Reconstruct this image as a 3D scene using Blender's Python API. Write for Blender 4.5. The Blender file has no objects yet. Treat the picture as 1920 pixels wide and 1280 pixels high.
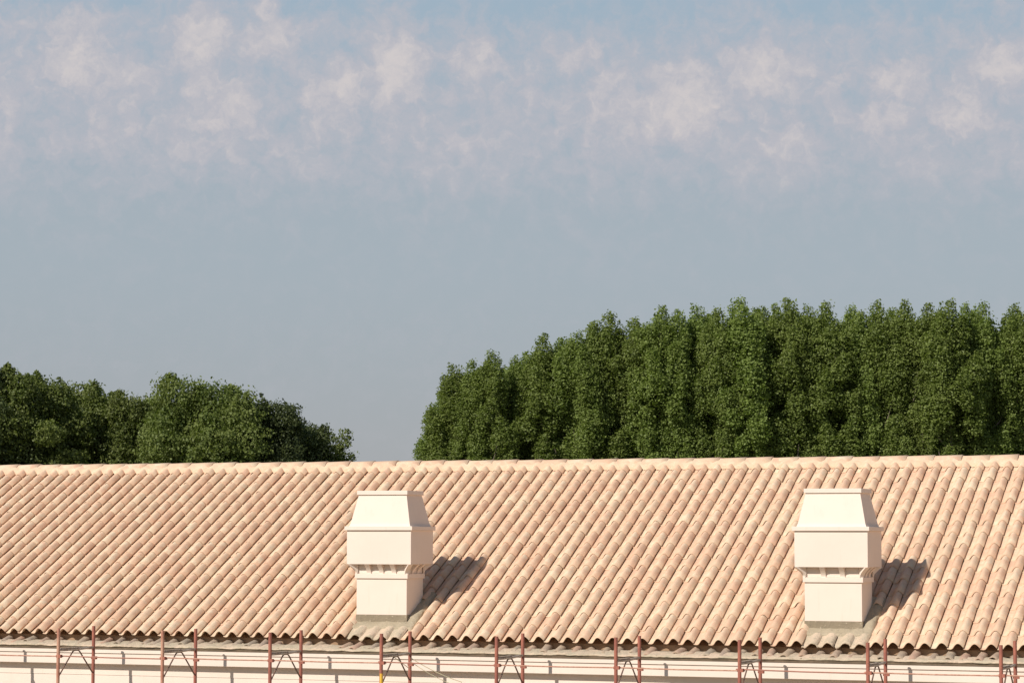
import bpy, bmesh, math, random
import numpy as np
from mathutils import Vector, Matrix, noise as mnoise

# ------------------------------------------------------------------ camera, sky, sun, exposure
SC = bpy.context.scene
COL = SC.collection
H = 8.5                                   # camera height above the ground
YAW, PITCH, ROLL = 0.3689, 0.0775, 0.0022
cam = bpy.data.cameras.new('camera')
camo = bpy.data.objects.new('camera', cam)
COL.objects.link(camo)
fh = Vector((-math.sin(YAW), math.cos(YAW), 0))
Fv = (fh*math.cos(PITCH) + Vector((0, 0, math.sin(PITCH)))).normalized()
Rv = Vector((math.cos(YAW), math.sin(YAW), 0))
Uv = Rv.cross(Fv)
Rr = Rv*math.cos(ROLL) + Uv*math.sin(ROLL)
Ur = -Rv*math.sin(ROLL) + Uv*math.cos(ROLL)
m = Matrix((Rr, Ur, -Fv)).transposed().to_4x4()
m.translation = (0, 0, H)
camo.matrix_world = m
cam.sensor_width = 36
cam.lens = 4824/1920*36
cam.clip_end = 5000
SC.camera = camo

SUN_EL, SUN_AZ = math.radians(37), math.radians(23.4)      # azimuth: towards -X from -Y
sun_dir = Vector((-math.sin(SUN_AZ)*math.cos(SUN_EL), -math.cos(SUN_AZ)*math.cos(SUN_EL), math.sin(SUN_EL)))
sl = bpy.data.lights.new('sun', 'SUN')
sl.energy = 4.9
sl.angle = math.radians(0.53)
sl.color = (1.0, 0.945, 0.865)
so = bpy.data.objects.new('sun', sl)
COL.objects.link(so)
so.rotation_euler = (-sun_dir).to_track_quat('-Z', 'Y').to_euler()

SC.view_settings.view_transform = 'Standard'
SC.view_settings.look = 'None'
SC.view_settings.gamma = 1
SC.view_settings.exposure = 0.0

class NT:
    """small helper for node trees"""
    def __init__(s, tree): s.t = tree
    def n(s, typ, **kw):
        nd = s.t.nodes.new(typ)
        for k, v in kw.items():
            if k.startswith('i_'):
                key = k[2:]
                nd.inputs[int(key) if key.isdigit() else key].default_value = v
            else: setattr(nd, k, v)
        return nd
    def l(s, a, b): s.t.links.new(a, b)
    def math(s, op, a, b=None, c=None, clamp=False):
        nd = s.t.nodes.new('ShaderNodeMath'); nd.operation = op; nd.use_clamp = clamp
        for i, v in enumerate((a, b, c)):
            if v is None: continue
            if isinstance(v, (int, float)): nd.inputs[i].default_value = v
            else: s.l(v, nd.inputs[i])
        return nd.outputs[0]
    def mix(s, f, a, b, blend='MIX'):
        nd = s.t.nodes.new('ShaderNodeMix'); nd.data_type = 'RGBA'; nd.blend_type = blend
        for i, v in ((0, f), (6, a), (7, b)):
            if isinstance(v, (int, float)): nd.inputs[i].default_value = v
            elif isinstance(v, tuple): nd.inputs[i].default_value = (*v, 1) if len(v) == 3 else v
            else: s.l(v, nd.inputs[i])
        return nd.outputs[2]
    def smooth(s, v, a, b, lo=0.0, hi=1.0):
        nd = s.t.nodes.new('ShaderNodeMapRange'); nd.interpolation_type = 'SMOOTHSTEP'
        s.l(v, nd.inputs[0])
        for i, x in enumerate((a, b, lo, hi)): nd.inputs[i+1].default_value = x
        return nd.outputs[0]
    def noise(s, vec, scale, detail=4, rough=.5, dim='3D', out=0):
        nd = s.t.nodes.new('ShaderNodeTexNoise'); nd.noise_dimensions = dim
        nd.inputs['Scale'].default_value = scale; nd.inputs['Detail'].default_value = detail
        nd.inputs['Roughness'].default_value = rough
        if vec is not None: s.l(vec, nd.inputs['Vector'])
        return nd.outputs[out]

world = bpy.data.worlds.new('World')
SC.world = world
world.use_nodes = True
wt = world.node_tree
wt.nodes.clear()
W = NT(wt)
SKY_STRENGTH = 0.070
sky = W.n('ShaderNodeTexSky', sky_type='NISHITA')
sky.sun_disc = False
sky.sun_elevation = SUN_EL
sky.sun_rotation = math.pi + SUN_AZ
sky.altitude = 50
sky.air_density = 1.25
sky.dust_density = 0.3
sky.ozone_density = 3.0
tc = W.n('ShaderNodeTexCoord')
sep = W.n('ShaderNodeSeparateXYZ')
W.l(tc.outputs['Generated'], sep.inputs[0])
el = W.math('MULTIPLY', W.math('ARCSINE', sep.outputs[2]), 57.2958)
az = W.math('MULTIPLY', W.math('ARCTAN2', sep.outputs[0], sep.outputs[1]), 57.2958)
# warm grey summer haze low in the sky
hz = W.mix(W.smooth(el, 1.0, 7.0), (5.25, 5.55, 6.1), (5.55, 6.35, 7.1))
hz = W.mix(W.smooth(el, 6.5, 13.0), hz, (5.15, 6.65, 8.0))
haze = W.smooth(el, 30.0, 13.0)
c = W.mix(W.math('MULTIPLY', haze, 0.88), sky.outputs[0], hz)
# clouds: soft cumulus puffs far away, each where the band of cloud shows one
cmb = W.n('ShaderNodeCombineXYZ'); W.l(az, cmb.inputs[0]); W.l(el, cmb.inputs[1])
P = cmb.outputs[0]
wn = W.noise(P, 1.6, 5, .58, out=1)
sub = W.n('ShaderNodeVectorMath', operation='SUBTRACT'); W.l(wn, sub.inputs[0]); sub.inputs[1].default_value = (.5, .5, .5)
scl = W.n('ShaderNodeVectorMath', operation='SCALE'); W.l(sub.outputs[0], scl.inputs[0]); scl.inputs[3].default_value = .9
add = W.n('ShaderNodeVectorMath', operation='ADD'); W.l(P, add.inputs[0]); W.l(scl.outputs[0], add.inputs[1])
PW = add.outputs[0]
def sky_dir(u, v):
    d = Fv + Rr*((u-960)/4824) + Ur*((640-v)/4824); d.normalize()
    return math.degrees(math.atan2(d.x, d.y)), math.degrees(math.asin(d.z))
PUFFS = [(20, 40, 60, 50, .5), (140, 110, 70, 75, .95), (20, 200, 50, 90, .6), (240, 150, 60, 60, .7), (240, 30, 90, 30, .45),
         (370, 75, 60, 60, 1.0), (420, 190, 100, 80, .85), (500, 80, 60, 60, .9), (590, 60, 40, 30, .45), (520, 25, 50, 18, .4),
         (630, 170, 80, 50, 1.0), (740, 130, 70, 70, 1.1), (690, 110, 25, 35, .5), (200, 230, 110, 50, .6),
         (380, 275, 110, 40, .6), (900, 130, 70, 70, .75), (1090, 110, 60, 50, .7), (960, 210, 80, 60, .55), (850, 270, 110, 30, .7),
         (1160, 200, 90, 90, .75), (1290, 190, 80, 80, 1.05), (1250, 230, 130, 40, .9), (1430, 140, 110, 50, .95), (1560, 160, 60, 50, .6),
         (1690, 150, 70, 50, .85), (1640, 220, 90, 50, .8), (1800, 200, 60, 60, .95), (1870, 130, 80, 50, .95), (1480, 270, 120, 40, .7),
         (1890, 270, 70, 40, .6), (900, 340, 60, 25, .4), (1150, 310, 120, 30, .4), (1380, 330, 130, 30, .35), (1750, 320, 150, 30, .45)]
acc = None
for (u, v, ru, rv, s_) in PUFFS:
    a0, e0 = sky_dir(u, v)
    vs = W.n('ShaderNodeVectorMath', operation='SUBTRACT'); W.l(PW, vs.inputs[0]); vs.inputs[1].default_value = (a0, e0, 0)
    vm = W.n('ShaderNodeVectorMath', operation='MULTIPLY'); W.l(vs.outputs[0], vm.inputs[0])
    vm.inputs[1].default_value = (84.2/ru/1.65, 84.2/rv/1.65, 0)
    ln = W.n('ShaderNodeVectorMath', operation='DOT_PRODUCT'); W.l(vm.outputs[0], ln.inputs[0]); W.l(vm.outputs[0], ln.inputs[1])
    g = W.math('MULTIPLY', W.math('EXPONENT', W.math('MULTIPLY', ln.outputs['Value'], -1.6)), s_*1.25)
    acc = g if acc is None else W.math('SMOOTH_MAX', acc, g, .25)
n2 = W.math('ADD', W.math('MULTIPLY', W.noise(PW, 1.9, 8, .62), 1.5), W.math('MULTIPLY', W.noise(P, .55, 3, .5), .5))
n2 = W.math('SUBTRACT', n2, .5)
veil = W.math('MULTIPLY', W.math('MULTIPLY', W.smooth(el, 6.3, 8.6), W.smooth(el, 12.4, 10.6)), .60)
acc = W.math('SMOOTH_MAX', acc, veil, .3)
dens = W.math('ADD', acc, W.math('MULTIPLY', W.math('SUBTRACT', n2, .5), 1.25))
cover = W.smooth(dens, -.05, .95)
lowf = W.smooth(el, 5.6, 9.2)                      # the haze swallows the cloud feet
cover = W.math('MULTIPLY', cover, W.math('ADD', W.math('MULTIPLY', lowf, .64), .22))
n3 = W.noise(PW, 3.2, 5, .6)
bright = W.smooth(W.math('ADD', dens, W.math('MULTIPLY', W.math('SUBTRACT', n3, .5), 1.3)), .55, 1.7)
ccol = W.mix(W.math('MULTIPLY', bright, W.math('ADD', W.math('MULTIPLY', lowf, .7), .3)), (7.05, 6.95, 7.65), (9.6, 8.75, 8.6))
c = W.mix(cover, c, ccol)
bg = W.n('ShaderNodeBackground'); bg.inputs[1].default_value = SKY_STRENGTH
W.l(c, bg.inputs[0])
wo = W.n('ShaderNodeOutputWorld'); W.l(bg.outputs[0], wo.inputs[0])

# ------------------------------------------------------------------ helpers
def rnd(a, b): return random.uniform(a, b)
def link(name, me, mat=None, parent=None, loc=None):
    o = bpy.data.objects.new(name, me)
    COL.objects.link(o)
    if parent is not None: o.parent = parent
    if loc is not None: o.location = loc
    if mat is not None and me is not None:
        for mm in (mat if isinstance(mat, (list, tuple)) else [mat]): me.materials.append(mm)
    return o
def tag(o, label=None, cat=None, group=None, kind=None):
    if label: o['label'] = label
    if cat: o['category'] = cat
    if group: o['group'] = group
    if kind: o['kind'] = kind
    return o
def mesh_np(name, V, Fq, smooth=False, attr=None):
    """mesh from numpy arrays: V (n,3), Fq (m,4) quads"""
    V = np.asarray(V, np.float32); Fq = np.asarray(Fq, np.int32)
    me = bpy.data.meshes.new(name)
    me.vertices.add(len(V)); me.vertices.foreach_set('co', V.ravel())
    me.loops.add(Fq.size); me.loops.foreach_set('vertex_index', Fq.ravel())
    me.polygons.add(len(Fq))
    me.polygons.foreach_set('loop_start', np.arange(0, Fq.size, Fq.shape[1], dtype=np.int32))
    me.polygons.foreach_set('loop_total', np.full(len(Fq), Fq.shape[1], np.int32))
    me.polygons.foreach_set('use_smooth', np.full(len(Fq), smooth, bool))
    if attr is not None:
        for k, a in attr.items():
            at = me.attributes.new(k, 'FLOAT_VECTOR', 'POINT')
            at.data.foreach_set('vector', np.asarray(a, np.float32).ravel())
    me.update(); me.validate()
    return me
class MB:
    """mesh builder"""
    def __init__(s): s.v = []; s.f = []; s.sm = []
    def add(s, vs, fs, smooth=False):
        b = len(s.v); s.v += [tuple(x) for x in vs]
        for f in fs: s.f.append([b+i for i in f]); s.sm.append(smooth)
    def box(s, x0, x1, y0, y1, z0, z1):
        s.add([(x, y, z) for z in (z0, z1) for y in (y0, y1) for x in (x0, x1)],
              [(0, 2, 3, 1), (4, 5, 7, 6), (0, 1, 5, 4), (2, 6, 7, 3), (0, 4, 6, 2), (1, 3, 7, 5)])
    def frustum(s, a, b):
        """a, b = (x0,x1,y0,y1,z)"""
        vs = [(q[i], q[j], q[4]) for q in (a, b) for (i, j) in ((0, 2), (1, 2), (1, 3), (0, 3))]
        s.add(vs, [(3, 2, 1, 0), (4, 5, 6, 7)] + [(i, (i+1) % 4, 4+(i+1) % 4, 4+i) for i in range(4)])
    def tube(s, pts, r, n=10, cap=True):
        pts = [Vector(p) for p in pts]; rings = []
        rs = r if isinstance(r, (list, tuple)) else [r]*len(pts)
        up = None
        for i, p in enumerate(pts):
            d = (pts[min(i+1, len(pts)-1)] - pts[max(i-1, 0)]).normalized()
            a = Vector((0, 0, 1)) if abs(d.z) < .9 else Vector((1, 0, 0))
            if up is None: up = a
            x = d.cross(up)
            if x.length < 1e-4: x = d.cross(a)
            x.normalize(); y = d.cross(x).normalized(); up = -y if False else up
            rings.append([p + (x*math.cos(t) + y*math.sin(t))*rs[i] for t in [2*math.pi*k/n for k in range(n)]])
        vs = [q for rg in rings for q in rg]; fs = []
        for i in range(len(rings)-1):
            for k in range(n):
                fs.append((i*n+k, i*n+(k+1) % n, (i+1)*n+(k+1) % n, (i+1)*n+k))
        s.add(vs, fs, True)
        if cap:
            s.add(rings[0], [tuple(range(n))]); s.add(rings[-1], [tuple(reversed(range(n)))])
    def mesh(s, name):
        me = bpy.data.meshes.new(name)
        me.from_pydata(s.v, [], s.f)
        me.polygons.foreach_set('use_smooth', s.sm)
        me.validate(); me.update()
        bm = bmesh.new(); bm.from_mesh(me); bmesh.ops.recalc_face_normals(bm, faces=bm.faces); bm.to_mesh(me); bm.free()
        return me
    def build(s, name, mat, parent=None, bevel=0, loc=None):
        o = link(name, s.mesh(name), mat, parent, loc)
        if bevel:
            md = o.modifiers.new('bevel', 'BEVEL'); md.width = bevel; md.segments = 2; md.limit_method = 'ANGLE'
        return o

def material(name):
    mt = bpy.data.materials.new(name); mt.use_nodes = True
    t = mt.node_tree; t.nodes.clear()
    N = NT(t)
    out = N.n('ShaderNodeOutputMaterial'); b = N.n('ShaderNodeBsdfPrincipled')
    N.l(b.outputs[0], out.inputs[0])
    return mt, N, b, out
def objco(N): return N.n('ShaderNodeTexCoord').outputs['Object']
def bump(N, b, h, strength=.3, dist=.01):
    bp = N.n('ShaderNodeBump'); bp.inputs['Strength'].default_value = strength; bp.inputs['Distance'].default_value = dist
    N.l(h, bp.inputs['Height']); N.l(bp.outputs[0], b.inputs['Normal'])

# ------------------------------------------------------------------ materials
def mat_tile():
    mt, N, b, _ = material('fired_clay_tile')
    at = N.n('ShaderNodeAttribute', attribute_name='tile')
    sp = N.n('ShaderNodeSeparateXYZ'); N.l(at.outputs['Vector'], sp.inputs[0])
    r1, r2, s = sp.outputs
    co = objco(N)
    # the blend of every tile: pink clay, straw cream, pale grey green
    off = N.n('ShaderNodeCombineXYZ'); N.l(N.math('MULTIPLY', r1, .5), off.inputs[0]); N.l(N.math('MULTIPLY', r2, .4), off.inputs[2])
    ad = N.n('ShaderNodeVectorMath', operation='ADD'); N.l(co, ad.inputs[0]); N.l(off.outputs[0], ad.inputs[1])
    na = N.noise(ad.outputs[0], 5.0, 4, .65)
    nb = N.noise(ad.outputs[0], 8.0, 5, .65)
    f1 = N.smooth(N.math('ADD', na, N.math('MULTIPLY', N.math('SUBTRACT', r1, .5), .22)), .38, .66)
    c = N.mix(f1, (.65, .42, .285), (.67, .485, .335))
    f2 = N.smooth(N.math('ADD', nb, N.math('MULTIPLY', N.math('SUBTRACT', r2, .5), .20)), .50, .72)
    c = N.mix(N.math('MULTIPLY', f2, .75), c, (.665, .55, .40))
    f3 = N.smooth(nb, .42, .28)
    c = N.mix(N.math('MULTIPLY', f3, .7), c, (.64, .42, .32))
    v = N.math('ADD', N.math('MULTIPLY', r2, .12), .93)
    hs = N.n('ShaderNodeHueSaturation'); N.l(c, hs.inputs['Color']); N.l(v, hs.inputs['Value'])
    fine = N.noise(co, 60, 4, .7)
    c = N.mix(N.smooth(fine, .52, .72, 0, .5), hs.outputs[0], (.47, .33, .22))
    c = N.mix(N.smooth(N.noise(co, 26, 4, .7), .56, .70, 0, .45), c, (.74, .62, .47))
    N.l(c, b.inputs['Base Color']); b.inputs['Roughness'].default_value = .88
    b.inputs['Specular IOR Level'].default_value = .25
    bump(N, b, N.noise(co, 45, 5, .65), .35, .006)
    return mt
def mat_plaster(name, col, var=.06, dirt=(.55, .47, .36), damt=.25):
    mt, N, b, _ = material(name)
    co = objco(N)
    n1 = N.noise(co, 1.3, 5, .6); n2 = N.noise(co, 9, 6, .65)
    c = N.mix(N.smooth(n1, .35, .75, 0, 1.0), tuple(x*(1-var) for x in col), col)
    mp = N.n('ShaderNodeMapping'); mp.inputs['Scale'].default_value = (6, 6, .7); N.l(co, mp.inputs[0])
    st = N.smooth(N.noise(mp.outputs[0], 2.2, 5, .6), .56, .80, 0, damt)
    c = N.mix(st, c, dirt)
    N.l(c, b.inputs['Base Color']); b.inputs['Roughness'].default_value = .8
    b.inputs['Specular IOR Level'].default_value = .3
    bump(N, b, n2, .25, .006)
    return mt
def mat_mortar(name='rough_mortar', ca=(.47, .39, .275), cb=(.60, .455, .33), cc=(.34, .30, .215)):
    mt, N, b, _ = material(name)
    co = objco(N)
    n1 = N.noise(co, 2.6, 5, .65); n2 = N.noise(co, 17, 6, .7)
    c = N.mix(N.smooth(n1, .38, .64), ca, cb)
    c = N.mix(N.smooth(n2, .50, .70, 0, .8), c, cc)
    c = N.mix(N.smooth(N.noise(co, 31, 3, .6), .64, .72, 0, .6), c, (.62, .50, .37))
    N.l(c, b.inputs['Base Color']); b.inputs['Roughness'].default_value = .95
    bump(N, b, n2, .8, .02)
    return mt
def mat_oldtile():
    mt, N, b, _ = material('weathered_old_tile')
    at = N.n('ShaderNodeAttribute', attribute_name='tile')
    sp = N.n('ShaderNodeSeparateXYZ'); N.l(at.outputs['Vector'], sp.inputs[0])
    co = objco(N)
    n = N.noise(co, 12, 5, .65)
    c = N.mix(sp.outputs[0], (.38, .29, .20), (.44, .27, .19))
    c = N.mix(N.math('MULTIPLY', sp.outputs[1], .6), c, (.27, .24, .195))
    c = N.mix(N.smooth(n, .48, .66, 0, .7), c, (.47, .37, .26))
    N.l(c, b.inputs['Base Color']); b.inputs['Roughness'].default_value = .95
    bump(N, b, N.noise(co, 40, 5, .7), .6, .01)
    return mt
def mat_rust(name, ca, cb, cc):
    mt, N, b, _ = material(name)
    co = objco(N)
    mp = N.n('ShaderNodeMapping'); mp.inputs['Scale'].default_value = (9, 9, 2.2); N.l(co, mp.inputs[0])
    n1 = N.noise(mp.outputs[0], 2, 5, .65)
    n2 = N.noise(co, 28, 5, .7)
    c = N.mix(N.smooth(n1, .42, .60), ca, cb)
    c = N.mix(N.smooth(n2, .54, .66, 0, .8), c, cc)
    N.l(c, b.inputs['Base Color']); b.inputs['Roughness'].default_value = .7
    bump(N, b, n2, .4, .004)
    return mt
def mat_leaf(name, ca, cb, cc, trans=.25):
    mt, N, b, out = material(name)
    ge = N.n('ShaderNodeNewGeometry')
    r = ge.outputs['Random Per Island']
    oi = N.n('ShaderNodeObjectInfo')
    c = N.mix(N.smooth(r, 0, .65), ca, cb)
    c = N.mix(N.smooth(r, .72, 1.0, 0, .8), c, cc)
    co = objco(N)
    c = N.mix(N.smooth(N.noise(co, .55, 3, .5), .40, .66, 0, .55), c, cc)
    hs = N.n('ShaderNodeHueSaturation'); N.l(c, hs.inputs['Color'])
    N.l(N.math('ADD', N.math('MULTIPLY', oi.outputs['Random'], .24), .9), hs.inputs['Value'])
    N.l(N.math('ADD', N.math('MULTIPLY', oi.outputs['Random'], .008), .484), hs.inputs['Hue'])
    c = hs.outputs[0]
    N.l(c, b.inputs['Base Color']); b.inputs['Roughness'].default_value = .5
    b.inputs['Specular IOR Level'].default_value = .28
    tr = N.n('ShaderNodeBsdfTranslucent')
    N.l(N.mix(1.0, c, (1.0, 1.15, .45), 'MULTIPLY'), tr.inputs[0])
    mx = N.n('ShaderNodeMixShader'); mx.inputs[0].default_value = trans
    N.l(b.outputs[0], mx.inputs[1]); N.l(tr.outputs[0], mx.inputs[2]); N.l(mx.outputs[0], out.inputs[0])
    return mt
def mat_simple(name, ca, cb, scale=6, rough=.85, bs=.3):
    mt, N, b, _ = material(name)
    co = objco(N); n = N.noise(co, scale, 6, .65)
    N.l(N.mix(N.smooth(n, .35, .65), ca, cb), b.inputs['Base Color']); b.inputs['Roughness'].default_value = rough
    bump(N, b, n, bs, .01)
    return mt
def mat_wood():
    mt, N, b, _ = material('pine_board')
    co = objco(N)
    mp = N.n('ShaderNodeMapping'); mp.inputs['Scale'].default_value = (14, 14, .8); N.l(co, mp.inputs[0])
    n = N.noise(mp.outputs[0], 2, 5, .6)
    N.l(N.mix(N.smooth(n, .35, .65), (.34, .15, .06), (.50, .25, .11)), b.inputs['Base Color']); b.inputs['Roughness'].default_value = .8
    bump(N, b, n, .3, .004)
    return mt

M_TILE = mat_tile()
M_RIDGE = M_TILE
M_CREAM = mat_plaster('cream_render', (.785, .655, .555))
M_WALL = mat_plaster('cream_wall_render', (.785, .66, .56), .07)
M_MORTAR = mat_mortar()
M_APRON = mat_mortar('smooth_cement_apron', (.36, .295, .20), (.42, .345, .24), (.29, .24, .165))
M_BASE = mat_mortar('grey_cement_base', (.25, .20, .135), (.30, .24, .165), (.21, .17, .12))
M_OLD = mat_oldtile()
M_RUST = mat_rust('red_oxide_pipe', (.37, .125, .08), (.29, .095, .065), (.19, .085, .06))
M_RAIL = mat_rust('dull_red_rail', (.40, .17, .12), (.34, .15, .10), (.30, .17, .12))
M_FADED = mat_rust('faded_pink_pipe', (.50, .27, .18), (.40, .17, .11), (.55, .36, .25))
M_BRACE = mat_rust('dark_brown_rod', (.14, .085, .06), (.20, .11, .075), (.09, .06, .05))
M_GREY = mat_rust('dusty_grey_bar', (.47, .40, .32), (.33, .24, .18), (.56, .48, .39))
M_YELLOW = mat_simple('yellow_paint', (.75, .45, .05), (.68, .36, .05), 20, .5)
M_CORD = mat_simple('pale_cord', (.62, .55, .36), (.52, .46, .30), 30)
M_WOOD = mat_wood()
M_DECK = mat_simple('galvanised_deck', (.30, .29, .27), (.38, .36, .33), 10, .5)
M_EAVE_SHADE = mat_simple('shade_brown_drip_strip', (.105, .075, .045), (.17, .12, .075), 5)  # dark brown has the shade under the eave lip painted in
M_DARK = mat_simple('unlit_attic_board', (.30, .19, .11), (.36, .24, .15), 8)
M_BARK = mat_simple('grey_brown_bark', (.16, .125, .09), (.24, .20, .155), 9, .9, .8)
M_POP = mat_leaf('poplar_leaf', (.122, .172, .040), (.170, .232, .054), (.225, .290, .080), .42)
M_OAK = mat_leaf('broad_leaf', (.084, .122, .030), (.125, .168, .042), (.175, .212, .058), .38)
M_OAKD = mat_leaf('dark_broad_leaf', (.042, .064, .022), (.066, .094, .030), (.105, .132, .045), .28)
M_GROUND = mat_simple('dry_field_soil_and_grass', (.10, .12, .045), (.20, .17, .10), .35, .95, .5)
M_YARD = mat_simple('trodden_building_site_earth', (.30, .25, .17), (.38, .32, .23), 1.5, .95, .5)

# ------------------------------------------------------------------ ground
g = MB(); R0 = 2500
n_ = 24
gv = []; gf = []
for j in range(n_+1):
    for i in range(n_+1):
        gv.append((-R0+2*R0*i/n_, -R0+2*R0*j/n_, 0))
for j in range(n_):
    for i in range(n_):
        a = j*(n_+1)+i; gf.append((a, a+1, a+n_+2, a+n_+1))
g.add(gv, gf)
tag(g.build('ground', M_GROUND), kind='structure')
g = MB(); g.add([(-45, 22, .004), (14, 22, .004), (14, 58, .004), (-45, 58, .004)], [(0, 1, 2, 3)])
tag(g.build('yard', M_YARD), kind='structure')

# ------------------------------------------------------------------ the building
D, ZE, S, WD = 34.0875, H-1.4132, 0.499, 5.3067
BETA = math.atan(S); CB, SB = math.cos(BETA), math.sin(BETA)
SLOPE = WD/CB
def roof_pt(x, s, h):             # s up the slope from the eave, h out along the normal
    return (x, D + s*CB - h*SB, ZE + s*SB + h*CB)
X_A, X_B = -21.5256, -6.1755      # two crowns measured along the eave
NP = round((X_B-X_A)/.22)
P_ = (X_B-X_A)/NP
I0, I1 = -48, NP+34
XL, XR = X_A+(I0-.7)*P_, X_A+(I1-.3)*P_
root = link('farmhouse', None, loc=(0, 0, 0))
tag(root, 'long cream farmhouse with a pale pink barrel tile roof and two square chimneys', 'building')

CH = [dict(x=-15.37, y=34.50, nb=3), dict(x=-8.625, y=34.49, nb=2)]
SW, SD = .40, .60                 # half width, depth of a chimney shaft
def in_chimney(x, s):
    for c_ in CH:
        if c_['x']-SW+.02 < x < c_['x']+SW+.13 and s*CB < (c_['y']-D)+SD+.12: return True
    return False

random.seed(4); np.random.seed(4)
prof = [(-.69, .004), (-.60, .0), (-.50, -.003), (-.41, .003), (-.345, .019), (-.28, .040), (-.20, .063), (-.10, .081),
        (0, .087), (.10, .081), (.19, .066), (.26, .048), (.31, .034), (.335, .025)]
NR = 16; L = SLOPE/NR
V = []; Fc = []; A = []
def add_tile(i, j, eave, sag):
    x0 = X_A + i*P_ + rnd(-.004, .004)
    s0 = j*L + rnd(-.005, .005); s1 = (j+1)*L + .03
    if j == NR-1: s1 = SLOPE - .05
    if j == 0: s0 = rnd(-.006, .006)
    r1, r2 = random.random(), random.random()
    dz = rnd(-.0025, .0025); skew = rnd(-.004, .004)
    b = len(V)
    ss = (s0, (s0+s1)/2, s1)
    n = len(prof)
    for k, s in enumerate(ss):
        t = k/2
        wid = 1.0 - .15*t; up = .0125*(1-t) + dz
        for (px, ph) in prof:
            xx = px*P_ if px < -.36 else px*P_*wid
            V.append(roof_pt(x0+xx+skew*(t-.5)*2, s, ph*(1-.05*t)+up)); A.append((r1, r2, t))
    for k in range(2):
        for q in range(n-1):
            a = b+k*n+q; Fc.append((a, a+1, a+n+1, a+n))
    # right-hand edge of the barrel
    e = len(V)
    for k, s in enumerate(ss):
        t = k/2
        V.append(roof_pt(x0+prof[-1][0]*P_*(1-.15*t)+skew*(t-.5)*2-.003, s, .025+.0125*(1-t)+dz-.013)); A.append((r1, r2, t))
    for k in range(2): Fc.append((b+k*n+n-1, e+k, e+k+1, b+(k+1)*n+n-1))
    # front lip
    e = len(V); th = .011
    for q, (px, ph) in enumerate(prof):
        qa = prof[max(q-1, 0)]; qb = prof[min(q+1, n-1)]
        tx, tz = (qb[0]-qa[0])*P_, qb[1]-qa[1]; l_ = math.hypot(tx, tz)
        V.append(roof_pt(x0+px*P_+tz/l_*th-skew, s0, ph+.0125+dz-tx/l_*th)); A.append((r1, r2, 0))
    for q in range(n-1): Fc.append((b+q, e+q, e+q+1, b+q+1))
    if eave:                      # underside of the first course
        e2 = len(V)
        for q in range(n):
            v = V[e+q]; V.append((v[0], v[1]+.30*CB, v[2]+.30*SB-.004)); A.append((r1, r2, 0))
        for q in range(n-1): Fc.append((e+q, e2+q, e2+q+1, e+q+1))
for i in range(I0, I1):
    for j in range(NR):
        xc = X_A+i*P_; sc = (j+.5)*L
        if in_chimney(xc-.15*P_, sc): continue
        add_tile(i, j, j == 0, 0)
roof = link('roof', mesh_np('roof', V, Fc, True, {'tile': A}), M_TILE, root)
# roof deck below the tiles and the rear slope
mb = MB()
yr, zr = D+WD, ZE+S*WD
y_eb = D+2*WD
mb.add([(XL, D+.12, ZE+.12*S-.07), (XR, D+.12, ZE+.12*S-.07), (XR, yr, zr-.07), (XL, yr, zr-.07),
        (XL, D+.12, ZE+.12*S-.15), (XR, D+.12, ZE+.12*S-.15), (XR, yr, zr-.15), (XL, yr, zr-.15)],
       [(0, 1, 2, 3), (7, 6, 5, 4), (0, 4, 5, 1), (1, 5, 6, 2), (3, 7, 4, 0)])
mb.build('roof_deck', M_DARK, root)
mb = MB()
mb.add([(XL, yr+.01, zr+.03), (XR, yr+.01, zr+.03), (XR, y_eb, ZE), (XL, y_eb, ZE), (XL, yr+.01, zr-.10), (XR, yr+.01, zr-.10), (XR, y_eb, ZE-.12), (XL, y_eb, ZE-.12)],
       [(3, 2, 1, 0), (4, 5, 6, 7), (2, 3, 7, 6), (0, 4, 7, 3), (1, 2, 6, 5), (0, 1, 5, 4)])
rs = mb.mesh('rear_roof_slope')
at = rs.attributes.new('tile', 'FLOAT_VECTOR', 'POINT'); at.data.foreach_set('vector', [.5]*3*len(rs.vertices))
link('rear_roof_slope', rs, M_TILE, root)
# ridge tiles, each one tapered and lapped over the next, high end to the right
V = []; Fc = []; A = []
rl = .43; x = XL-.1; k = 0
while x < XR:
    r1, r2 = .35+rnd(0, .6), rnd(.3, 1); dz = rnd(-.004, .004); dy = rnd(-.006, .006)
    b = len(V); n = 13
    for t, (xx, r) in enumerate(((x-.03, .116), (x+rl*.5, .124), (x+rl, .132))):
        for q in range(n):
            a = math.pi*(-.08 + 1.16*q/(n-1))
            V.append((xx, yr+dy-math.cos(a)*r*1.12, zr-.025+dz+math.sin(a)*r)); A.append((r1, r2, t/2))
    for t in range(2):
        for q in range(n-1): Fc.append((b+t*n+q, b+t*n+n+q, b+t*n+n+q+1, b+t*n+q+1))
    e = len(V)
    for q in range(n):
        a = math.pi*(-.08 + 1.16*q/(n-1))
        V.append((x+rl, yr+dy-math.cos(a)*.119*1.12, zr-.025+dz+math.sin(a)*.119)); A.append((r1, r2, 0))
    for q in range(n-1): Fc.append((b+2*n+q, e+q, e+q+1, b+2*n+q+1))
    x += rl; k += 1
link('ridge_tiles', mesh_np('ridge_tiles', V, Fc, True, {'tile': A}), M_RIDGE, root)
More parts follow.
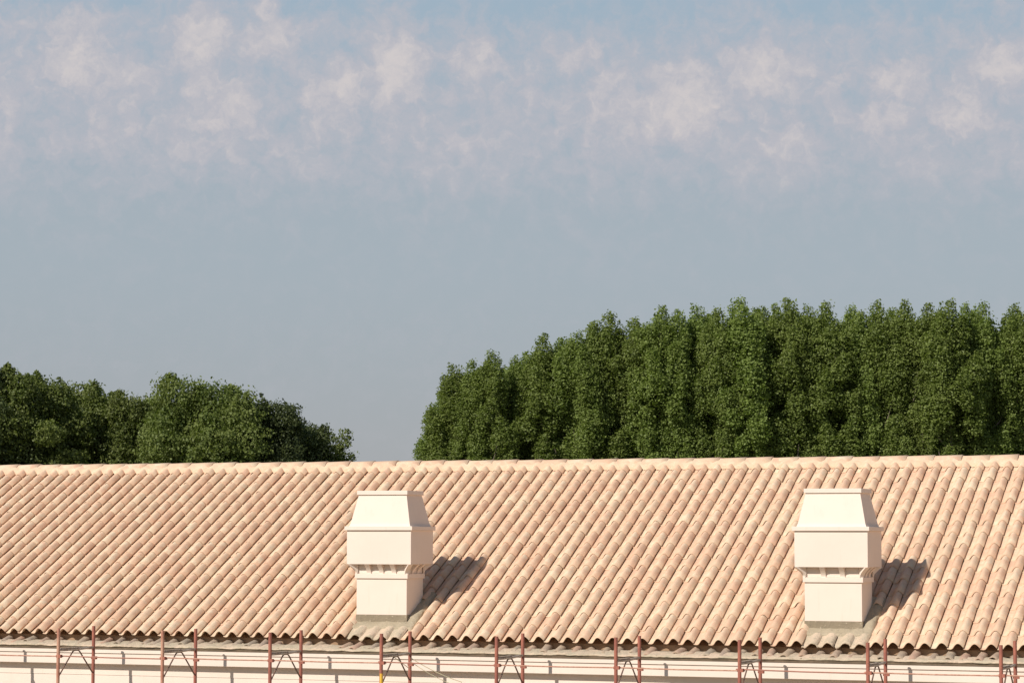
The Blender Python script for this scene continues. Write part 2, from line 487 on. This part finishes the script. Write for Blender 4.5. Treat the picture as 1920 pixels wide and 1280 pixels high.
# bedding under the ridge tiles, run over the tops of the barrels
def bedding(yc, name):
    V = []; Fc = []; A = []
    nx = int((XR-XL)/.045)
    for i in range(nx+1):
        x = XL+(XR-XL)*i/nx
        ph = ((x-X_A)/P_) % 1.0
        crown = math.cos(2*math.pi*ph)
        low = SLOPE-.215 + .030*crown + rnd(-.004, .004)
        for q, (s, h) in enumerate(((low, .035+.045*max(crown, -.4)), (low+.02, .075+.025*crown), (SLOPE-.09, .09+.01*crown), (SLOPE, .10))):
            V.append(roof_pt(x, s, h)); A.append((.6+.25*mnoise.noise((x*2, q, 0)), .7, 0))
    for i in range(nx):
        for q in range(3):
            a = i*4+q; Fc.append((a, a+4, a+5, a+1))
    link(name, mesh_np(name, V, Fc, True, {'tile': A}), M_RIDGE, root)
bedding(yr, 'ridge_bedding')

# eave: old half-round tiles bedded in mortar below the new ones
YF = D-.25                        # face of the cornice
ZT = H-1.60
V = []; Fc = []
nx = int((XR-XL)/.022); rows = [(.12, -.130), (.04, -.100), (-.04, -.100), (-.12, -.112), (-.20, -.128), (-.265, -.145), (-.285, -.156), (-.283, -.172), (-.20, -.174)]
for i in range(nx+1):
    x = XL+(XR-XL)*i/nx
    for q, (dy, dzz) in enumerate(rows):
        nz = mnoise.noise((x*5, dy*14, 3.1))*.016 + mnoise.noise((x*17, dy*30, 7.7))*.012
        ny = mnoise.noise((x*3, 1.2, q*.3))*.012 + mnoise.noise((x*13, 5.2, q*.3))*.006
        if q in (0, 8): nz = ny = 0
        if q == 7: nz *= .4
        V.append((x, D+dy+ny, ZE+dzz+nz+.01))
for i in range(nx):
    for q in range(len(rows)-1):
        a = i*len(rows)+q; Fc.append((a, a+1, a+1+len(rows), a+len(rows)))
link('mortar_bed', mesh_np('mortar_bed', V, Fc, True), M_MORTAR, root)
V = []; Fc = []; A = []
random.seed(11)
VF = []; FF = []; AF = []
for i in range(I0, I1):
    if random.random() < .05: continue
    x0 = X_A+(i+.42+rnd(-.12, .12))*P_
    rr = rnd(.052, .070); front = rnd(-.25, -.15); r1, r2 = random.random(), random.random()
    tilt = rnd(-.03, .03); sink = rnd(-.018, .012); slope_ = rnd(.22, .34)
    near = abs(x0+14) < 8.8
    V, Fc, A = ([], [], []) if near else (VF, FF, AF)
    n = 10; b = len(V); broken = random.random() < .35
    for k in range(4):
        t = k/3; yy = .08+(front-.08)*t
        for q in range(n+1):
            a = math.pi*q/n
            cut = rnd(-.03, .012) if (k == 3 and broken) else (rnd(-.004, .004) if k == 3 else 0)
            V.append((x0+tilt*t-math.cos(a)*rr*(1+.08*t), D+yy-cut, ZE-.112+(yy)*slope_+sink+math.sin(a)*rr*(1+.08*t)))
            A.append((r1, r2, t))
    for k in range(3):
        for q in range(n): a = b+k*(n+1)+q; Fc.append((a, a+n+1, a+n+2, a+1))
    e = len(V)
    for q in range(n+1):          # broken rim thickness
        v = V[b+3*(n+1)+q]; V.append((x0+tilt+(v[0]-x0-tilt)*.78, v[1]+.001, v[2]-(v[2]-(ZE-.112+front*slope_+sink))*.22)); A.append((r1, r2, 1))
    for q in range(n): Fc.append((b+3*(n+1)+q, e+q, e+q+1, b+3*(n+1)+q+1))
    e2 = len(V)                   # cement plug behind the rim
    for q in range(n+1):
        v = V[e+q]; V.append((v[0], v[1]+rnd(.02, .05), v[2])); A.append((r1*.3, .2, 1))
    for q in range(n): Fc.append((e+q, e2+q, e2+q+1, e+q+1))
    if near: link('old_eave_tile', mesh_np('old_eave_tile', V, Fc, True, {'tile': A}), M_OLD, root)
tag(link('old_eave_tiles', mesh_np('old_eave_tiles', VF, FF, True, {'tile': AF}), M_OLD, root), kind='stuff')
# crumbs of mortar and tile along the bed
mb = MB(); random.seed(21)
for k in range(620):
    x = rnd(XL+2, XR-2); dy = rnd(-.26, -.03); zc = ZE-.092+dy*.20+.004
    r = rnd(.008, .024)
    pts = []
    for (a, b_, c_) in ((1, 0, 0), (-1, 0, 0), (0, 1, 0), (0, -1, 0), (0, 0, 1), (0, 0, -1)):
        q = r*rnd(.6, 1.3); pts.append((x+a*q*1.3, D+dy+b_*q, zc+c_*q*.8))
    mb.add(pts, [(0, 2, 4), (2, 1, 4), (1, 3, 4), (3, 0, 4), (2, 0, 5), (1, 2, 5), (3, 1, 5), (0, 3, 5)])
tag(mb.build('mortar_rubble', M_MORTAR, root), kind='stuff')

# cornice and walls
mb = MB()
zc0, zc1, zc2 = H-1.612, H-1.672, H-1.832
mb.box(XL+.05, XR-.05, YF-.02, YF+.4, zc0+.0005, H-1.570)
mb.build('eave_shade_strip', M_EAVE_SHADE, root)  # drip edge strip, its dark colour stands in for shadow below the mortar
mb = MB()
mb.box(XL+.05, XR-.05, YF-.012, YF+.5, zc1, zc0)
mb.box(XL+.05, XR-.05, YF+.006, YF+.5, zc2, zc1-.0005)
mb.build('cornice', M_CREAM, root, bevel=.006)
mb = MB()
YW = YF+.125
for k, (za, zb, yo) in enumerate(((zc2-.17, zc2, 0), (zc2-.40, zc2-.172, .006), (zc2-.80, zc2-.402, .0), (0, zc2-.802, .006))):
    mb.box(XL+.3, XR-.3, YW+yo, YW+.45, za, zb)
mb.box(XL+.3, XR-.3, y_eb-.9, y_eb-.5, 0, ZE-.15)
for xw in (XL+.3, XR-.75):        # gable walls
    vs = [(xw+dx, y, z) for dx in (0, .45) for (y, z) in ((YW+.45, 0), (y_eb-.9, 0), (y_eb-.9, ZE-.2), (yr, zr-.25), (YW+.45, ZE-.2))]
    mb.add(vs, [(4, 3, 2, 1, 0), (5, 6, 7, 8, 9)] + [(q, (q+1) % 5, 5+(q+1) % 5, 5+q) for q in range(5)])
mb.build('wall', M_WALL, root, bevel=.004)

# chimneys
def bracket(mb, w, hgt, out):
    """curved bracket, width w (x), grows outwards (-y) towards the top"""
    n = 7; vs = []
    pts = [(0, 0)] + [(-out*(1-math.cos(math.pi/2*t/n))*.95-.012, hgt*t/n) for t in range(n+1)] + [(0, hgt)]
    for x in (-w/2, w/2): vs += [(x, p[0], p[1]) for p in pts]
    k = len(pts)
    mb.add(vs, [tuple(range(k)), tuple(reversed(range(k, 2*k)))] + [(q, (q+1) % k, k+(q+1) % k, k+q) for q in range(k)])
def make_chimney(cx, cy, nb):
    zb = ZE+(cy-D)*S                      # roof level at the front foot
    def B(z, o, zz=None): return (-SW-o, SW+o, -o, SD+o, z)
    m0 = MB(); m0.frustum(B(.135, 0), B(.665, 0))
    sh = m0.build('chimney', M_CREAM, root, bevel=.004, loc=(cx, cy, zb))
    def sub(mb, name, mat=M_CREAM, bev=.005): return mb.build(name, mat, sh, bevel=bev)
    q = MB(); q.frustum(B(-.10, .006), B(.141+.0, .006)); sub(q, 'mortar_base', M_BASE, 0)
    q = MB(); q.frustum(B(.665, .022), B(.735, .022)); sub(q, 'collar')
    q = MB(); q.frustum(B(.735, -.004), B(.872, -.004)); sub(q, 'neck')
    o = .112
    q = MB(); q.frustum(B(.872, o), B(1.366, o)); sub(q, 'smoke_box')
    q = MB(); q.frustum(B(1.366, o+.028), B(1.425, o+.028)); sub(q, 'ledge')
    q = MB(); q.frustum(B(1.425, .088), B(1.47, .070)); q.frustum(B(1.4702, .070), B(1.884, -.018)); sub(q, 'hood', bev=0)
    q = MB(); q.frustum(B(1.884, .004), B(1.945, .004)); sub(q, 'cap')
    bm = MB(); bracket(bm, .068, .137, o); me = bm.mesh('bracket'); me.materials.append(M_CREAM)
    def put(x, y, rot):
        b = bpy.data.objects.new('bracket', me); COL.objects.link(b); b.parent = sh; b.location = (x, y, .735); b.rotation_euler = (0, 0, rot)
    n = nb+1
    for k in range(1, n):
        f = -SW+2*SW*k/n
        put(f, .004, 0); put(f, SD-.004, math.pi)
    for k in (1, 2):
        f = SD*k/3
        put(SW-.004, f, math.pi/2); put(-SW+.004, f, -math.pi/2)
    for (sx, sy, rz) in ((1, 0, math.pi/4), (-1, 0, -math.pi/4), (1, 1, math.pi*.75), (-1, 1, -math.pi*.75)):
        b = bpy.data.objects.new('bracket', me); COL.objects.link(b); b.parent = sh
        b.location = (sx*(SW-.006), SD*sy+(.006 if sy == 0 else -.006), .735); b.rotation_euler = (0, 0, rz); b.scale = (1, 1.38, 1)
    return sh
random.seed(5)
for c_ in CH:
    make_chimney(c_['x'], c_['y'], c_['nb'])
    # cement apron in front of and beside the shaft
    cx = c_['x']; s_front = (c_['y']-D)/CB
    V = []; Fc = []
    xs = np.linspace(cx-SW-.11, cx+SW+.17, 46); ys = np.linspace(s_front-.19, s_front+(SD+.20)/CB, 44)
    for a_, x in enumerate(xs):
        for b_, s in enumerate(ys):
            e = min(x-xs[0], xs[-1]-x, (s-ys[0])*1.3)
            h = (.040+.027*min(1, max(0, (s-s_front-.02)/.1)))*min(1, e/.06)**.6 - (.055 if e <= 1e-6 else 0)
            h += mnoise.noise((x*9, s*9, 0))*.012 + mnoise.noise((x*31, s*31, 4))*.005
            V.append(roof_pt(x+mnoise.noise((s*6, a_, 1))*(.03 if a_ in (0, 45) else 0), s, h))
    nn = len(ys)
    for a_ in range(len(xs)-1):
        for b_ in range(nn-1): k = a_*nn+b_; Fc.append((k, k+nn, k+nn+1, k+1))
    link('cement_apron', mesh_np('cement_apron', V, Fc, True), M_APRON, root)
    prof_s = [(a_, b_*.95) for (a_, b_) in prof[:-2]]+[(.30, .020), (.335, .004)]
    # mortar-smeared stub tiles along the eave under it
    V = []; Fc = []; A = []
    i = math.floor((cx-SW-.2-X_A)/P_)
    for k in range(i, i+7):
        xc = X_A+k*P_
        if not in_chimney(xc-.15*P_, .1): continue
        x0 = xc+rnd(-.015, .015); r1, r2 = random.random(), random.random(); b = len(V); s0 = rnd(-.03, .02)
        for q, s in enumerate((s0, s0+.07, s_front-.24, s_front-.13)):
            for (px, ph) in prof_s:
                V.append(roof_pt(x0+px*P_+rnd(-.003, .003), s+(rnd(-.012, .012) if q == 0 else 0), ph*(.86-.17*q)+rnd(-.004, .004)+.006*q+.004)); A.append((r1, .3+.4*r2, 0))
        n = len(prof)
        for q in range(3):
            for p2 in range(n-1): a = b+q*n+p2; Fc.append((a, a+1, a+n+1, a+n))
        e = len(V)
        for p2 in range(n): v = V[b+p2]; V.append((v[0], v[1]+.006, v[2]-.016)); A.append((r1, r2, 0))
        for p2 in range(n-1): Fc.append((b+p2, e+p2, e+p2+1, b+p2+1))
        e2 = len(V)
        for p2 in range(n): v = V[e+p2]; V.append((v[0], v[1]+.2, v[2]+.08)); A.append((r1, r2, 0))
        for p2 in range(n-1): Fc.append((e+p2, e2+p2, e2+p2+1, e+p2+1))
    link('stub_tiles', mesh_np('stub_tiles', V, Fc, True, {'tile': A}), M_MORTAR, root)

# ------------------------------------------------------------------ scaffolding
YB, DEP, ZTOP, XF0, SPF = 33.3375, .9855, H-1.262, -19.4853, 1.69140
scaf = link('scaffolding', None, loc=(XF0, YB-DEP, 0))
tag(scaf, 'rusty red tube scaffolding standing along the cream wall just below the eave', 'scaffolding')
def loc(p): return (p[0]-XF0, p[1]-(YB-DEP), p[2])
random.seed(8)
for k in range(-5, 13):
    x = XF0+SPF*k; yf = YB-DEP
    lean = rnd(-.012, .012); faded = k in (0, 1, -2)
    if k >= 7: yf += (8-k)*0 - .0
    zf = ZTOP+rnd(-.012, .012); zb = ZTOP+rnd(-.012, .012)
    fr = link('scaffold_frame', None, parent=scaf, loc=loc((x, yf, 0)))
    t = MB(); t.tube([(lean, 0, 0), (lean*.4, 0, zf-1.2), (0, 0, zf)], .0245, 12); t.build('post', M_FADED if faded else M_RUST, fr)
    t = MB(); t.tube([(rnd(-.02, .02), DEP, 0), (0, DEP, zb-1.2), (0, DEP, zb)], .0245, 12); t.build('post', M_RUST, fr)
    z1 = ZTOP-.300
    t = MB(); t.tube([(0, .02, z1-.008), (0, DEP*.5, z1-.012), (0, DEP-.02, z1)], .018, 8)
    t.box(-.020, .020, .06, DEP*.55, z1+.010, z1+.020)
    t.build('crossbar', M_GREY, fr)
    zl = ZTOP-.67
    t = MB(); t.tube([(0, .03, zl), (0, DEP*.40, z1-.045), (0, DEP*.445, z1-.026), (0, DEP*.555, z1-.026), (0, DEP*.60, z1-.045), (0, DEP-.03, zl+.01)], .0105, 8)
    t.build('brace', M_BRACE, fr)
    for (yy, zz) in ((0, ZTOP-.392), (DEP, ZTOP-.455)):
        t = MB(); t.tube([(-.03, yy, zz), (.045, yy, zz)], .020, 8); t.box(.012, .05, yy-.028, yy+.028, zz-.022, zz+.022); t.build('coupler', M_RUST, fr)
    for zz in (ZTOP-2.0, ZTOP-4.0, ZTOP-6.0):
        t = MB(); t.tube([(0, .02, zz), (0, DEP-.02, zz)], .02, 8); t.build('ledger', M_RUST, fr)
    if k == 3:
        t = MB(); t.tube([(0, 0, ZTOP-.68), (0, 0, ZTOP-.535)], .0255, 12); t.build('paint_mark', M_YELLOW, fr)
    if k < 12:
        za, zb_ = ZTOP-.385+rnd(-.006, .006), ZTOP-.395+rnd(-.008, .004)
        t = MB(); t.tube([loc((x-.06, yf+.035, za)), loc((x+SPF*.5, yf+.038, (za+zb_)/2-.006)), loc((x+SPF+.06, yf+.035, zb_))], .0090, 8); t.build('guard_rail', M_FADED if k % 3 else M_RAIL, scaf)
        t = MB()
        for q in range(3): t.box(.03, SPF-.03, .04+q*.31, .04+q*.31+.29, ZTOP-1.975, ZTOP-1.93)
        d = t.build('deck_board', M_DECK, scaf); d.location = loc((x, yf, 0))
# loose cord tied to the fourth frame
def sag(a, b, s, n=10): return [Vector(a).lerp(Vector(b), t/n)-Vector((0, 0, s*4*(t/n)*(1-t/n))) for t in range(n+1)]
xx = XF0+SPF*3
t = MB(); t.tube(sag((xx+.02, YB-.03, ZTOP-.36), (xx+.66, YB+.30, ZTOP-.70), .03), .006, 6)
t.tube(sag((xx+.02, YB-.03, ZTOP-.41), (xx+.62, YB+.28, ZTOP-.76), .035), .005, 6)
t.tube([(xx+.02, YB-.6, ZTOP-.33), (xx+.02, YB-.03, ZTOP-.52)], .005, 6)
t.tube([(xx+.66, YB+.30, ZTOP-.70), (xx+.70, YB+.30, ZTOP-1.3), (xx+.72, YB+.28, ZTOP-1.93)], .005, 6)
tag(t.build('cord', M_CORD), 'pale yellow cord hanging slack from a scaffold post below the left chimney', 'cord')
# wooden board standing on the deck at the right
xx = XF0+SPF*8+.30
t = MB()
t.add([(xx, 33.18, ZTOP-1.93), (xx+.30, 33.18, ZTOP-1.93), (xx+.30, 33.18, ZTOP-.385), (xx, 33.18, ZTOP-.44),
       (xx, 33.205, ZTOP-1.93), (xx+.30, 33.205, ZTOP-1.93), (xx+.30, 33.205, ZTOP-.385), (xx, 33.205, ZTOP-.44)],
      [(0, 1, 2, 3), (7, 6, 5, 4), (0, 4, 5, 1), (2, 6, 7, 3), (1, 5, 6, 2), (0, 3, 7, 4)])
tag(t.build('wooden_board', M_WOOD, bevel=.003), 'brown wooden board standing upright on the scaffold at the right edge', 'board')

# ------------------------------------------------------------------ trees
def leaf_mesh(name, puffs, per, size, seed, droop=.35, aspect=.8):
    """puffs: (cx,cy,cz,rx,ry,rz,weight); leaves sit in the outer half of each puff, most of them facing outwards"""
    rs = np.random.RandomState(seed)
    C = []; Nn = []
    for (cx, cy, cz, rx, ry, rz, w) in puffs:
        n = int(per*w)
        d = rs.normal(size=(n, 3)); d /= np.linalg.norm(d, axis=1)[:, None]
        lump = 1 + .22*np.sin(d[:, 0]*5+cx*3)*np.cos(d[:, 1]*6+cy*5) + .15*np.sin(d[:, 2]*9+cz*2)
        rad = (rs.uniform(.25, 1, n)**.42)*lump*(1+.08*np.abs(rs.normal(size=n))) + np.where(rs.uniform(size=n) < .07, rs.uniform(0, .35, n), 0)
        C.append(np.stack([cx+d[:, 0]*rad*rx, cy+d[:, 1]*rad*ry, cz+d[:, 2]*rad*rz], 1)); Nn.append(d)
    C = np.concatenate(C); Nn = np.concatenate(Nn)
    n = len(C)
    nr = Nn*.55 + rs.normal(size=(n, 3))*.55 + np.array([0, 0, .18]); nr /= np.linalg.norm(nr, axis=1)[:, None]
    t = np.cross(nr, rs.normal(size=(n, 3))); t /= np.linalg.norm(t, axis=1)[:, None]
    b = np.cross(nr, t)
    s = size*rs.uniform(.6, 1.35, n)[:, None]
    V = np.stack([C-t*s*.5, C+b*s*.5*aspect-t*s*.05+nr*s*.08, C+t*s*.55, C-b*s*.5*aspect-t*s*.05+nr*s*.08], 1).reshape(-1, 3)
    F = np.arange(n*4).reshape(-1, 4)
    return mesh_np(name, V, F, False)

def trunk_mesh(name, h, r, limbs, seed):
    random.seed(seed)
    t = MB()
    pts = [(rnd(-.12, .12)*(k > 0), rnd(-.12, .12)*(k > 0), h*k/6) for k in range(7)]
    t.tube(pts, [r*(1.15-k/6*.95) for k in range(7)], 8)
    for (a, z0, z1, out) in limbs:
        i = min(int(z0/h*6), 5); p = Vector(pts[i]).lerp(Vector(pts[i+1]), z0/h*6-i)
        q = Vector((math.cos(a)*out, math.sin(a)*out, z1)); mid = p.lerp(q, .5)+Vector((math.cos(a)*out*.12, math.sin(a)*out*.12, -.1*(z1-z0)))
        rr = r*(.5-.28*z0/h)
        t.tube([p, mid, q], [rr, rr*.7, rr*.25], 6)
    return t.mesh(name)

def poplar_variant(seed):
    rng = random.Random(seed); puffs = []
    Ht = 23.0
    limbs_ = [(0, 0, Ht, 30)]
    a0 = rng.uniform(0, 6.28)
    for q in range(3):
        a = a0+q*2.09+rng.uniform(-.4, .4); rr = rng.uniform(.55, .85)
        limbs_.append((math.cos(a)*rr, math.sin(a)*rr, Ht-rng.uniform(.35, 1.2), 8))
    z = Ht-1.3
    while z > 5:                   # upswept limbs all round, each a teardrop of leaves
        f = min(1, (Ht-z)/4.5)
        for q in range(2 if z > 10 else 1):
            a = rng.uniform(0, 6.28); rr = (.75+.85*f**.8)*rng.uniform(.75, 1.12)
            limbs_.append((math.cos(a)*rr, math.sin(a)*rr, z+rng.uniform(-.3, .3), rng.choice((2, 3, 4))))
        z -= .42
    for (lx, ly, top, cnt) in limbs_:
        big = rng.choice((.48, .60, .74)); z = top-.3; k = 0
        while k < cnt and z > 4:
            pr = min(.27+.17*k, big)*rng.uniform(.9, 1.1)
            puffs.append((lx*(1-.04*k)+rng.uniform(-.16, .16), ly*(1-.04*k)+rng.uniform(-.16, .16), z, pr, pr, pr*1.15, pr*pr*(.92 if z > 11 else .4)))
            z -= .2+pr*.75; k += 1
    me = leaf_mesh('crown', puffs, 1450, .125, seed)
    me.materials.append(M_POP)
    tr = trunk_mesh('trunk', Ht*.93, .19, [(rng.uniform(0, 6.28), z0, z0+rng.uniform(1.4, 2.6), rng.uniform(.7, 1.4)) for z0 in [4+1.1*q for q in range(14)]], seed)
    tr.materials.append(M_BARK)
    return me, tr
def broad_variant(seed, Ht, R, mat, leaf=.122, n=85, per=1450):
    rng = random.Random(seed); puffs = []
    zc = Ht-R*1.15
    for k in range(n):
        a = rng.uniform(0, 6.28); ph = math.asin(rng.uniform(-.75, 1)); rr = R*rng.uniform(.45, .92)
        pr = rng.choice((.36, .5, .7, .95))*rng.uniform(.85, 1.15)*R/3.0
        puffs.append((math.cos(a)*math.cos(ph)*rr, math.sin(a)*math.cos(ph)*rr, zc+math.sin(ph)*rr*1.05, pr*1.1, pr*1.1, pr*.8, pr*pr*1.25))
    for k in range(9):            # shoots that break the outline
        m_ = rng.choice([p for p in puffs[:n] if p[2] > zc+R*.35])
        a = math.atan2(m_[1], m_[0]); hr = math.hypot(m_[0], m_[1]); ph = math.atan2((m_[2]+m_[5]*.75-zc)/1.05, hr+m_[3]*.3)
        rr = math.hypot((m_[2]+m_[5]*.75-zc)/1.05, hr+m_[3]*.3); pr = rng.uniform(.22, .45)
        for q in range(1, 3):
            r2_ = rr+q*.16; p2_ = pr*(1-.36*q)
            puffs.append((math.cos(a)*math.cos(ph)*rr+rng.uniform(-.1, .1), math.sin(a)*math.cos(ph)*rr+rng.uniform(-.1, .1), zc+math.sin(ph)*rr*1.05+q*rng.uniform(.10, .24), p2_*1.1, p2_*1.1, p2_, p2_*.22))
        puffs.append((math.cos(a)*math.cos(ph)*rr, math.sin(a)*math.cos(ph)*rr, zc+math.sin(ph)*rr*1.05, pr*1.1, pr*1.1, pr, pr*.30))
    for k in range(26):           # skirt below
        a = rng.uniform(0, 6.28); puffs.append((math.cos(a)*R*.6, math.sin(a)*R*.6, zc-R*rng.uniform(.3, 1.3), .9, .9, .8, .7))
    me = leaf_mesh('crown', puffs, per, leaf, seed, aspect=.7)
    me.materials.append(mat)
    tr = trunk_mesh('trunk', zc+R*.5, .26, [(rng.uniform(0, 6.28), zc*.5+rng.uniform(0, 2), zc+rng.uniform(-.5, R*.3), R*rng.uniform(.35, .6)) for q in range(9)], seed)
    tr.materials.append(M_BARK)
    return me, tr, Ht

SINY, COSY = math.sin(YAW), math.cos(YAW)
def bearing(u, dist):             # ground point seen at column u of the photograph, dist metres off
    lat = (u-960)/4824*dist
    return (-SINY*dist+COSY*lat, COSY*dist+SINY*lat)
def top_at(v, dist): return H+(1014.6-v+3)/4824*dist
def place_tree(kind, var, Hvar, x, y, hgt, wscale, rz, label, cat, group):
    o = link(kind, None, loc=(x, y, 0)); o.rotation_euler = (0, 0, rz)
    o.scale = (wscale, wscale, hgt/Hvar)
    tag(o, label, cat, group)
    c = bpy.data.objects.new('crown', var[0]); COL.objects.link(c); c.parent = o
    t = bpy.data.objects.new('trunk', var[1]); COL.objects.link(t); t.parent = o
    return o

ORD = ['first', 'second', 'third', 'fourth', 'fifth', 'sixth', 'seventh', 'eighth', 'ninth', 'tenth', 'eleventh', 'twelfth', 'thirteenth', 'fourteenth', 'fifteenth', 'sixteenth', 'seventeenth', 'eighteenth', 'nineteenth', 'twentieth', 'twenty-first', 'twenty-second', 'twenty-third', 'twenty-fourth', 'twenty-fifth', 'twenty-sixth', 'twenty-seventh', 'twenty-eighth', 'twenty-ninth', 'thirtieth', 'thirty-first']
random.seed(31)
PV = [poplar_variant(s) for s in (101, 102, 103, 104, 105, 106)]
front = [(828, 736, .78), (852, 683, .95), (886, 678, .8), (922, 660, 1.0), (968, 668, .75), (1018, 627, 1.0), (1050, 634, .8), (1082, 622, .95), (1112, 606, .8), (1143, 586, 1.15), (1196, 606, .8), (1240, 574, 1.05), (1274, 580, .8), (1308, 571, 1.0),
         (1347, 578, .9), (1388, 558, 1.15), (1432, 574, .85), (1458, 570, .95), (1482, 558, 1.05), (1517, 571, .8), (1552, 567, 1.05), (1600, 572, .9), (1650, 562, 1.0), (1702, 562, 1.0), (1742, 567, .85), (1780, 560, 1.15), (1814, 569, .8), (1845, 566, 1.0), (1908, 568, 1.05)]
for i, (u, v, w) in enumerate(front):
    d = 150+rnd(-1.3, 1.3)
    x, y = bearing(u, d)
    lab = 'low rounded poplar that ends the front poplar row on the left, beside the open sky' if i == 0 else \
          'last poplar of the front row, cut off by the right edge of the photo' if i == len(front)-1 else \
          '%s %s green poplar from the left end of the front poplar row behind the roof' % (ORD[i], 'slim' if w < .85 else 'bushy' if w > 1.1 else 'leafy')
    place_tree('poplar_tree', PV[i % 6], 23.0, x, y, top_at(v, d), w*1.0, rnd(0, 6.28), lab, 'poplar', 'poplars in the front row behind the roof')
sil = [(790, 800), (830, 715), (870, 680), (930, 660), (1000, 640), (1060, 620), (1140, 590), (1240, 575), (1340, 565), (1400, 560), (1500, 560), (1600, 568), (1700, 562), (1800, 562), (2200, 566)]
def silv(u):
    for (a, va), (b, vb) in zip(sil, sil[1:]):
        if a <= u <= b: return va+(vb-va)*(u-a)/(b-a)
    return 566
def gap_label(u, row):
    k = min(range(len(front)), key=lambda q: abs(front[q][0]-u))
    side = 'left' if u < front[k][0] else 'right'
    nm = 'low end poplar' if k == 0 else 'last front poplar' if k == len(front)-1 else ORD[k]+' front poplar'
    return '%s poplar showing just %s of the %s, counted from the row\'s left end' % (row, side, nm)
u = 850; i = 0
while u < 2010:
    d = 152.2+rnd(-.8, .8); x, y = bearing(u, d)
    place_tree('poplar_tree', PV[(i*5+1) % 6], 23.0, x, y, top_at(silv(u)+rnd(14, 26), d), rnd(1.0, 1.2), rnd(0, 6.28),
               gap_label(u, 'second-row'), 'poplar', 'poplars in the second row')
    u += rnd(62, 80); i += 1
u = 900
while u < 1960:
    d = 155+rnd(-1, 1); x, y = bearing(u, d)
    place_tree('poplar_tree', PV[(i*5+3) % 6], 23.0, x, y, top_at(silv(u)+rnd(14, 34), d), rnd(1.0, 1.2), rnd(0, 6.28),
               gap_label(u, 'hindmost'), 'poplar', 'poplars in the hindmost row')
    u += rnd(75, 95); i += 1

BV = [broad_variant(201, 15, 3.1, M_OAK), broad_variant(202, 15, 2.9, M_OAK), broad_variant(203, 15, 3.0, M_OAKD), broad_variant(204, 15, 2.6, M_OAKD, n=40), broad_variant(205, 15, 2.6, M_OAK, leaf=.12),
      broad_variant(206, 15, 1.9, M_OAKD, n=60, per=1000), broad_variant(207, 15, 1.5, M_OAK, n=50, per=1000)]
# (u, top v, distance, width, variant, label)
broad = [(-70, 682, 108, 1.0, 2, 'dark broadleaf tree cut off by the left edge, its top shoot rising highest'),
         (50, 684, 109, .95, 0, 'deep green broadleaf tree second from the left edge, with an upright tuft on its crown'),
         (165, 702, 113, .90, 4, 'yellowish olive broadleaf tree between two darker ones on the left'),
         (275, 714, 112, .8, 1, 'feathery light green tree left of the tallest round tree in the left clump'),
         (385, 680, 108, .9, 1, 'tallest round leafy tree of the left clump, sprigs standing up from its top'),
         (484, 744, 109, .78, 2, 'dark green tree just right of the tallest tree of the left clump'),
         (550, 768, 110, .9, 5, 'dark low tree on the falling right shoulder of the left clump'),
         (603, 802, 111, .85, 6, 'smallest dark tree at the right end of the left clump beside the open sky')]
for (u, v, d, w, k, lab) in broad:
    x, y = bearing(u, d)
    place_tree('broadleaf_tree', BV[k][:2], 15, x, y, top_at(v, d), w, rnd(0, 6.28), lab, 'tree', 'broadleaf trees in the left clump')
REAR_LABELS = ['dark tree behind the left edge tree, seen only as deep shade', 'dark tree behind the second left tree, filling the dip on its right', 'dark tree behind the olive tree, filling the dip on its right', 'dark tree behind the feathery light green tree, left of the tallest round one', 'dark tree behind the tallest round tree, showing at its right shoulder', 'low dark tree behind the falling right shoulder of the left clump', 'low dark tree in the shade under the feathery light green tree', 'low dark tree in the shade under the yellowish olive tree']
for (u, v, d, w, k), rlab in zip(((0, 728, 118, 1.0, 2), (110, 735, 119, .95, 3), (220, 742, 118, .95, 2), (330, 740, 119, .95, 2), (440, 756, 118, .9, 3), (530, 785, 116, .75, 2), (350, 790, 116, .9, 3), (160, 790, 116, .9, 2)), REAR_LABELS):
    x, y = bearing(u, d)
    place_tree('broadleaf_tree', BV[k][:2], 15, x, y, top_at(v, d), w, rnd(0, 6.28), rlab, 'tree', 'rear trees of the left clump')
